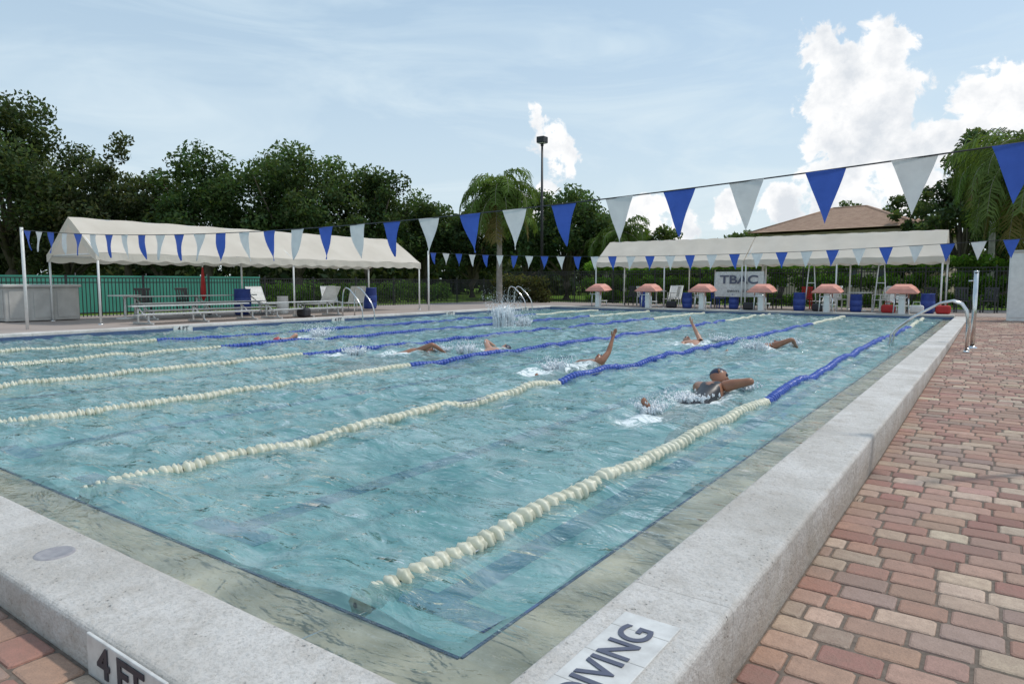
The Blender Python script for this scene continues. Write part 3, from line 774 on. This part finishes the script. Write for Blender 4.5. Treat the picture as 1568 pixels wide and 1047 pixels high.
def hedge(name, x0, y0, x1, y1, h, w, n, seed, col, leaf=.09, z0=-.06):
    rng = np.random.RandomState(seed); L = math.hypot(x1-x0, y1-y0); k = int(L/.55)
    cs = []; rs_ = []
    for i in range(k):
        t_ = (i+.5)/k
        for j in range(3):
            rad = w*rng.uniform(.42, .62)
            cs.append((x0+(x1-x0)*t_+rng.uniform(-.2, .2), y0+(y1-y0)*t_+rng.uniform(-.2, .2), z0+max(rad*.7, h*(j+.6)/3+rng.uniform(-.14, .14)))); rs_.append(rad)
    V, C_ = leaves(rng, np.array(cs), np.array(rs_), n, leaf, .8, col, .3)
    return quadmesh(name, V, [M_leaf], C_)
hedge('clipped_hedge', -19.5, 35.0, 6.0, 35.0, 2.35, .9, 36000, 21, (.12, .24, .04))
hedge('clipped_hedge', -31.0, 21.5, -31.0, 36, 1.1, .9, 9000, 22, (.08, .16, .035))
hedge('garden_shrub', -23.4, 31.2, -20.6, 32.0, 1.5, 1.0, 3500, 24, (.10, .11, .05))

rng = np.random.RandomState(77); cs = []; rs_ = []
for i in range(900):
    t_ = rng.rand(); ang = R(90-120*t_)
    D = rng.uniform(66, 92); hh = (7.0 if t_ < .45 else 4.6)
    x = -math.sin(ang)*D; y = math.cos(ang)*D; rad = rng.uniform(1.5, 2.6)
    cs.append((x, y, rng.uniform(.2, 1) ** 1.2*(hh-rad*.6))); rs_.append(rad)
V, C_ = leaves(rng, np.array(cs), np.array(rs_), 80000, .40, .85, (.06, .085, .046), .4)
quadmesh('distant_trees', V, [M_leaf], C_)

# ------------------------------------------------------------------ house with tiled hip roof
M_stucco = simple('stucco', (.55, .45, .34), (.47, .38, .28), .9)
M_roof = simple('clay_roof_tile', (.46, .31, .22), (.35, .22, .155), .85, scale=2.5)
M_glass = simple('window_glass', (.05, .07, .09), None, .1)
h = MB(); hx, hy = -10.4, 63.6; rz = R(-8); T = Matrix.Translation((hx, hy, 0)) @ Matrix.Rotation(rz, 4, 'Z')
def hb(c, s, m_, ch=0): h.box((0, 0, 0), s, m_, M=T @ Matrix.Translation(c), ch=ch)
hb((0, 0, 2.6), (11.0, 9, 5.3), M_stucco); hb((5.2, 2, 2.4), (4, 7, 4.8), M_stucco)
for x in (-3.8, -1.2, 1.6, 4.2):
    for z in (1.6, 4.1): hb((x, -4.52, z), (1.1, .06, 1.2), M_glass); hb((x, -4.56, z-.66), (1.3, .12, .1), M_white); hb((x, -4.56, z+.66), (1.3, .08, .1), M_white)
def hip(cx, cy, z, lx, ly, rise, rl):
    A = [(-lx/2, -ly/2, z), (lx/2, -ly/2, z), (lx/2, ly/2, z), (-lx/2, ly/2, z), (-rl/2, 0, z+rise), (rl/2, 0, z+rise)]
    A = [T @ Vector((cx+a[0], cy+a[1], a[2])) for a in A]
    h.add(A, [(0, 1, 5, 4), (1, 2, 5), (2, 3, 4, 5), (3, 0, 4), (0, 3, 2, 1)], M_roof)
    for k in range(1, 18):
        t_ = k/18
        for (i, j, p_, q) in ((0, 1, 4, 5), (1, 2, 5, 5)):
            a = A[i].lerp(A[p_], t_); b_ = A[j].lerp(A[q], t_); h.tube([a, b_], .025, M_roof, 5)
    for (i, j) in ((4, 5), (0, 4), (1, 5), (2, 5), (3, 4)): h.tube([A[i], A[j]], .10, M_roof, 6)
hip(0, 0, 5.4, 12.8, 10.4, 2.1, 2.6); hip(5.2, 2, 4.8, 5.2, 8.2, 1.6, .6)
h.obj('stucco_house')

# ------------------------------------------------------------------ swimmers
M_skin = simple('skin', (.33, .155, .09), (.26, .115, .065), .35, scale=10)
M_skin2 = simple('skin_light', (.50, .28, .19), (.42, .22, .15), .38, scale=10)
M_suit = simple('swimsuit_black', (.015, .017, .024), None, .4)
M_lip = simple('lips', (.35, .1, .09), None, .5); M_eye = simple('goggles', (.02, .03, .06), None, .1)
def make_head(name, c, crown, face, skin, cap, parent):
    crown = Vector(crown).normalized(); face = Vector(face); face = (face-crown*face.dot(crown)).normalized(); side = crown.cross(face)
    nu, nv = 24, 18; b = MB(); vs = []; capv = []
    for i in range(nv+1):
        th = math.pi*i/nv
        for j in range(nu):
            ph = 2*math.pi*j/nu
            u = math.cos(th)*.118; f = math.sin(th)*math.cos(ph)*.098; s_ = math.sin(th)*math.sin(ph)*.077
            if u < 0: s_ *= 1+.28*u/.118*1.0; f = f*(1+.10*u/.118) + (.012 if f > 0 else .0)*(-u/.118)
            if f > .07:
                if abs(s_) < .016 and -.04 < u < .02: f += .022*(1-(u+.015 if u > -.04 else 0)/.05*.3)
                if abs(s_) > .016 and 0 < u < .03: f -= .008
                if abs(s_) < .025 and -.095 < u < -.075: f += .006
            iscap = (u > .035) or (f < .0 and u > -.055) or (u > -.02 and f < .04)
            if iscap: u *= 1.04; f *= 1.04; s_ *= 1.04
            vs.append(Vector(c)+crown*u+face*f+side*s_); capv.append(iscap)
    F1 = []; F2 = []
    for i in range(nv):
        for j in range(nu):
            q = (i*nu+j, i*nu+(j+1) % nu, (i+1)*nu+(j+1) % nu, (i+1)*nu+j)
            (F1 if sum(capv[k] for k in q) >= 3 else F2).append(q)
    o0 = len(b.v); b.add(vs, F1, cap, True); k = b.mi(skin)
    for q in F2: b.f.append([o0+a_ for a_ in q]); b.m.append(k); b.sm.append(True)
    P = lambda u, f, s_: Vector(c)+crown*u+face*f+side*s_
    for sg_ in (-1, 1):
        b.tube([P(.014, .078, sg_*.020), P(.014, .088, sg_*.030), P(.012, .078, sg_*.046)], [.012, .017, .011], M_eye, 8)
        b.tube([P(.02, .0, sg_*.072), P(.0, -.008, sg_*.084), P(-.03, .0, sg_*.070)], [.008, .016, .006], skin, 8)
    b.tube([P(-.055, .086, -.026), P(-.058, .096, 0), P(-.055, .086, .026)], [.003, .008, .003], M_lip, 6)
    b.obj(name, parent)

def swimmer(x, y, heading, pose, skin, cap, suit=M_suit, fem=False):
    a = R(90-heading); e = empty('swimmer', (x, y, 0)); e.rotation_euler = (0, 0, a)
    J = []; E = []
    def j(co, r, par=None):
        J.append((co, r))
        if par is not None: E.append((par, len(J)-1))
        return len(J)-1
    pz = pose.get('z', 0); hz_ = pose.get('hz', 0)
    pel = j((-.50, 0, -.12+pz+hz_), (.135, .105)); ab = j((-.30, 0, -.08+pz+hz_*.6), (.125, .10), pel); ch = j((-.06, 0, -.03+pz), (.150, .112), ab); up = j((.08, 0, .0+pz), (.13, .10), ch)
    nk = j((.19, 0, .02+pz), (.062, .062), up); nk2 = j((.26, 0, .03+pz), (.055, .055), nk)
    for sg_, key in ((1, 'L'), (-1, 'R')):
        sh = j((.10, .19*sg_, .02+pz+pose.get('s'+key, 0)), (.070, .070), up)
        el, wr, cu = pose[key]
        E1 = j(el, (.043, .043), j(tuple((np.array(J[sh][0])*.5+np.array(el)*.5)), (.054, .054), sh))
        W = j(wr, (.027, .024), j(tuple(np.array(el)*.6+np.array(wr)*.4), (.042, .04), E1))
        d = Vector(wr)-Vector(el); d.normalize(); s_ = d.cross(Vector(cu)).normalized(); nrm = s_.cross(d)
        pm = j(tuple(Vector(wr)+d*.05), (.034, .018), W)
        for k, (off, ln) in enumerate(((-.030, .065), (-.010, .080), (.011, .075), (.031, .058))):
            b0 = Vector(wr)+d*.095+s_*off; r_ = .0095
            q = j(tuple(b0), (r_, r_), pm); q = j(tuple(b0+(d+s_*off*3+nrm*.1)*ln*.5), (r_, r_), q); j(tuple(b0+(d+s_*off*3+nrm*.35)*ln), (.007, .007), q)
        th = Vector(wr)+d*.03+s_*(-.035); q = j(tuple(th), (.012, .012), W); q = j(tuple(th+(d*.6-s_)*.035), (.010, .010), q); j(tuple(th+(d*.9-s_)*.06+nrm*.01), (.008, .008), q)
    for sg_, key in ((1, 'LL'), (-1, 'RL')):
        hp = j((-.58, .09*sg_, -.13+pz+hz_), (.095, .095), pel); kn, an, to = pose[key]
        m1 = j(tuple(np.array(J[hp][0])*.5+np.array(kn)*.5), (.08, .08), hp); K = j(kn, (.055, .055), m1)
        m2 = j(tuple(np.array(kn)*.65+np.array(an)*.35), (.058, .055), K); A = j(an, (.034, .034), m2)
        dv = (Vector(to)-Vector(an)); j(tuple(Vector(an)-dv.normalized()*.02+Vector((0, 0, -.01))), (.035, .033), A)
        j(tuple(Vector(to)), (.022, .038), j(tuple(Vector(an)+dv*.55), (.030, .034), A))
    me = bpy.data.meshes.new('body'); me.from_pydata([c for c, r in J], E, []); me.update()
    ob = bpy.data.objects.new('body_tmp', me); COL.objects.link(ob)
    md = ob.modifiers.new('skin', 'SKIN'); sv = me.skin_vertices[0].data
    for i, (c, r_) in enumerate(J): sv[i].radius = r_
    sv[0].use_root = True
    md.use_smooth_shade = True; sb = ob.modifiers.new('sub', 'SUBSURF'); sb.levels = 2; sb.render_levels = 2
    dg = bpy.context.evaluated_depsgraph_get(); dg.update()
    bm_ = bpy.data.meshes.new_from_object(ob.evaluated_get(dg)); bpy.data.objects.remove(ob)
    bm_.name = 'body'; bm_.materials.clear(); bm_.materials.append(skin); bm_.materials.append(suit)
    for pl in bm_.polygons:
        cx, cy, cz = pl.center; pl.use_smooth = True
        lo = -.66 + (abs(cy)-.05)*.8
        if fem: pl.material_index = 1 if (lo < cx < -.06 and abs(cy) < .2) or (-.06 <= cx < .17 and .04 < abs(cy) < .10) else 0
        else: pl.material_index = 1 if -.78 < cx < -.42 else 0
    o = bpy.data.objects.new('body', bm_); COL.objects.link(o); o.parent = e
    make_head('head', pose['head'], pose['crown'], pose['face'], skin, cap, e)
    return e
legs = dict(LL=((-.98, .11, -.19), (-1.38, .10, -.09), (-1.54, .12, -.02)), RL=((-.96, -.11, -.21), (-1.33, -.10, -.22), (-1.50, -.11, -.26)))
def free(side='R', z=.0):
    s_ = -1 if side == 'R' else 1
    rec = ((.24, .42*s_, .19+z), (.46, .36*s_, .05+z), (0, 0, 1))
    pul = ((.42, -.22*s_, -.12), (.66, -.20*s_, -.18), (0, 0, 1))
    d_ = dict(legs); d_.update(z=z, head=(.36, 0, .05+z), crown=(1, 0, .15), face=(.1, s_*.95, .1)); d_['s'+side] = .05
    d_[side] = rec; d_['L' if side == 'R' else 'R'] = pul; return d_
def back(side='R', z=-.04, lean=(0, 0)):
    s_ = -1 if side == 'R' else 1
    upa = ((.25+lean[0]*.5, .21*s_+lean[1]*.5, .20+z), (.38+lean[0], .19*s_+lean[1], .40+z), (0, s_, 0))
    dn = ((-.2, -.28*s_, -.16), (-.42, -.32*s_, -.20), (0, 0, 1))
    d_ = dict(LL=((-.98, .11, -.14), (-1.36, .10, -.18), (-1.50, .12, -.10)), RL=((-.96, -.11, -.18), (-1.36, -.10, -.10), (-1.50, -.11, .0)))
    d_.update(z=z, head=(.37, 0, .04+z), crown=(1, 0, .1), face=(-.1, 0, 1)); d_['s'+side] = .05
    d_[side] = upa; d_['L' if side == 'R' else 'R'] = dn; return d_
M_capd = simple('cap_navy', (.015, .02, .05), None, .4); M_capr = simple('cap_red', (.42, .06, .07), None, .4)
mp_ = free('R', .03); mp_['hz'] = -.01; mp_['LL'] = ((-.98, .12, -.14), (-1.30, .14, .01), (-1.42, .16, .12)); mp_['head'] = (.36, .03, .15)
mp_['R'] = ((.16, -.40, .15), (.40, -.27, .08), (0, 0, 1)); mp_['crown'] = (.9, .1, .45); mp_['face'] = (.35, -.9, -.1)
swimmer(-2.52, 7.32, 0, mp_, M_skin, M_capd, fem=True)
swimmer(-5.0, 9.0, 2, back('R', -.04, (.0, -.03)), M_skin, M_capd)
swimmer(-4.95, 13.3, -40, back('R', -.04, (-.05, .10)), M_skin2, M_capd)
swimmer(-3.55, 13.3, 20, free('R', -.03), M_skin, M_capd)
swimmer(-8.35, 8.7, 30, free('R', -.03), M_skin, M_capd)
swimmer(-7.5, 9.9, 10, free('L', -.07), M_skin2, M_capd)
swimmer(-12.4, 9.2, 175, free('L', -.06), M_skin2, M_capr)

# ------------------------------------------------------------------ splashes
M_splash = simple('splash_water', (.88, .92, .95), (.8, .86, .9), .15, trans=.3)
def splash(x, y, r, h_, n, seed):
    rr = random.Random(seed); b = MB()
    oct_f = [(0, 2, 4), (2, 1, 4), (1, 3, 4), (3, 0, 4), (2, 0, 5), (1, 2, 5), (3, 1, 5), (0, 3, 5)]
    for i in range(n):
        t_ = rr.random()**1.8; a = rr.uniform(0, 6.283); d_ = r*rr.random()**.7*(.25+.9*t_)
        px, py, pz = x+d_*math.cos(a), y+d_*math.sin(a), h_*t_*rr.uniform(.7, 1.1)
        s_ = rr.uniform(.005, .018)*(1.3-t_); k = rr.uniform(1, 2.6)
        b.add([(px+s_, py, pz), (px-s_, py, pz), (px, py+s_, pz), (px, py-s_, pz), (px, py, pz+s_*k), (px, py, pz-s_*k)], oct_f, M_splash, True)
    for i in range(int(n/14)):
        a = rr.uniform(0, 6.283); d_ = r*.4*rr.random(); px, py = x+d_*math.cos(a), y+d_*math.sin(a); hh = h_*rr.uniform(.2, .6); w_ = rr.uniform(.02, .05)
        b.tube([(px, py, -.03), (px+.3*w_*math.cos(a), py, hh*.5), (px+2*w_*math.cos(a), py+2*w_*math.sin(a), hh)], [w_, w_*.6, .004], M_splash, 6)
    b.obj('water_splash')
splash(-11.0, 15.1, .7, 1.05, 2600, 1); splash(-10.7, 15.6, .5, .5, 900, 21)
splash(-2.62, 5.95, .3, .14, 260, 2); splash(-2.3, 7.85, .3, .1, 220, 3); splash(-2.6, 6.9, .5, .06, 240, 12)
splash(-4.95, 8.0, .35, .24, 420, 4); splash(-3.5, 12.5, .45, .28, 520, 5); splash(-12.3, 9.9, .5, .36, 700, 6); splash(-4.6, 13.9, .4, .2, 360, 7); splash(-7.5, 9.2, .4, .26, 460, 8); splash(-8.9, 7.9, .4, .2, 400, 9); splash(-8.0, 9.1, .35, .14, 260, 10); splash(-3.2, 13.8, .4, .2, 320, 11)

# ------------------------------------------------------------------ sky
W = bpy.data.worlds.new('World'); scene.world = W; W.use_nodes = True; nt = W.node_tree; nt.nodes.clear()
out = nt.nodes.new('ShaderNodeOutputWorld')
SUN_EL, SUN_AZ = 60, 40   # azimuth clockwise from +Y
sky = nt.nodes.new('ShaderNodeTexSky'); sky.sky_type = 'NISHITA'; sky.sun_disc = False
sky.sun_elevation = R(SUN_EL); sky.sun_rotation = R(SUN_AZ); sky.air_density = 1.0; sky.dust_density = 1.6; sky.ozone_density = 1.2
bg1 = N(nt, 'ShaderNodeBackground'); bg1.inputs['Strength'].default_value = .14
nt.links.new(sky.outputs[0], bg1.inputs['Color'])
tc = nt.nodes.new('ShaderNodeTexCoord'); vec = tc.outputs['Generated']
blobs = [(23.9, 17.2, 1.8), (27.6, 16.6, 2.3), (25.7, 15.1, 2.8), (24.4, 13, 2.4), (27.5, 12.7, 3.4), (24.1, 11, 2.2), (27.6, 9.5, 3.2), (31.2, 9.0, 2.7), (33.8, 12.6, 2.0),
         (35.3, 11.5, 2.9), (33.2, 9.0, 2.8), (36.5, 13.0, 2.0), (39.5, 11, 3.8), (30.2, 7.2, 3.0), (25.5, 7.9, 2.4), (34.5, 6.5, 3.4),
         (2.2, 13.1, 1.1), (3.3, 11.6, 1.5), (4.3, 10.4, 1.4), (4.0, 8.9, 1.5), (3.1, 7.6, 1.3),
         (21.9, 6.0, 2.2), (25.6, 5.2, 3.0), (17.1, 5.6, 1.7), (11.2, 5.0, 2.2), (14, 4.2, 1.9), (1.5, 6.0, 1.6), (-75, 14, 7), (100, 20, 12), (180, 25, 14)]
field = None
for (az, el, r_) in blobs:
    A_ = R(az-35.4); E_ = R(el)
    dn = nt.nodes.new('ShaderNodeVectorMath'); dn.operation = 'DISTANCE'; nt.links.new(vec, dn.inputs[0]); dn.inputs[1].default_value = (math.sin(A_)*math.cos(E_), math.cos(A_)*math.cos(E_), math.sin(E_))
    v_ = math_(nt, 'MULTIPLY_ADD', dn.outputs['Value'], -1.0/R(2.4), r_/2.4)
    field = v_ if field is None else math_(nt, 'MAXIMUM', field, v_)
n1 = noise(nt, vec, 24, 8, .60, .3)
f2 = math_(nt, 'ADD', math_(nt, 'MINIMUM', field, 1.1), math_(nt, 'MULTIPLY_ADD', n1, 3.0, -1.5))
mr = nt.nodes.new('ShaderNodeMapRange'); mr.interpolation_type = 'SMOOTHSTEP'; mr.inputs['From Min'].default_value = 0; mr.inputs['From Max'].default_value = .30; nt.links.new(f2, mr.inputs['Value'])
mask = mr.outputs[0]
mpn = N(nt, 'ShaderNodeMapping'); mpn.inputs['Scale'].default_value = (1, 1, 5); nt.links.new(vec, mpn.inputs[0])
cir = ramp(nt, noise(nt, mpn.outputs[0], 2.2, 5, .6, 1.0), [(.45, 0.0), (.8, .4)])
sepw = N(nt, 'ShaderNodeSeparateXYZ'); nt.links.new(vec, sepw.inputs[0])
hz = ramp(nt, sepw.outputs[2], [(0.0, .8), (.55, .5)])
bg3 = N(nt, 'ShaderNodeBackground'); bg3.inputs['Strength'].default_value = .98
nt.links.new(mixc(nt, cir, ramp(nt, sepw.outputs[2], [(0.02, (.76, .88, .94)), (.5, (.52, .74, .91))]), (.88, .93, .96)), bg3.inputs['Color'])
thin = math_(nt, 'ADD', cir, hz, clamp=True)
bg2 = N(nt, 'ShaderNodeBackground'); bg2.inputs['Strength'].default_value = 1.05
cc = ramp(nt, math_(nt, 'ADD', math_(nt, 'MULTIPLY', noise(nt, vec, 20, 5, .6), .8), math_(nt, 'MULTIPLY', f2, -.10)), [(.20, (.70, .74, .79)), (.42, (1.0, 1.0, 1.0))])
nt.links.new(cc, bg2.inputs['Color'])
m1 = nt.nodes.new('ShaderNodeMixShader'); nt.links.new(thin, m1.inputs[0]); nt.links.new(bg1.outputs[0], m1.inputs[1]); nt.links.new(bg3.outputs[0], m1.inputs[2])
m2 = nt.nodes.new('ShaderNodeMixShader'); nt.links.new(mask, m2.inputs[0]); nt.links.new(m1.outputs[0], m2.inputs[1]); nt.links.new(bg2.outputs[0], m2.inputs[2])
nt.links.new(m2.outputs[0], out.inputs['Surface'])

sl = bpy.data.lights.new('sun', 'SUN'); sl.energy = 2.0; sl.angle = R(3); sl.color = (1, .94, .86)
so = bpy.data.objects.new('sun', sl); COL.objects.link(so)
dirv = Vector((math.sin(R(SUN_AZ))*math.cos(R(SUN_EL)), math.cos(R(SUN_AZ))*math.cos(R(SUN_EL)), math.sin(R(SUN_EL))))
so.rotation_euler = (-dirv).to_track_quat('-Z', 'Y').to_euler(); so.location = (0, 0, 20)

# ------------------------------------------------------------------ camera
cam = bpy.data.cameras.new('camera'); cam.lens = 23.9; cam.sensor_width = 36; cam.clip_start = .05; cam.clip_end = 4000
co = bpy.data.objects.new('camera', cam); COL.objects.link(co); co.location = (0, 0, 1.22)
co.rotation_euler = (R(85), 0, R(35.4)); scene.camera = co
scene.view_settings.view_transform = 'Standard'; scene.view_settings.look = 'None'; scene.view_settings.exposure = 0
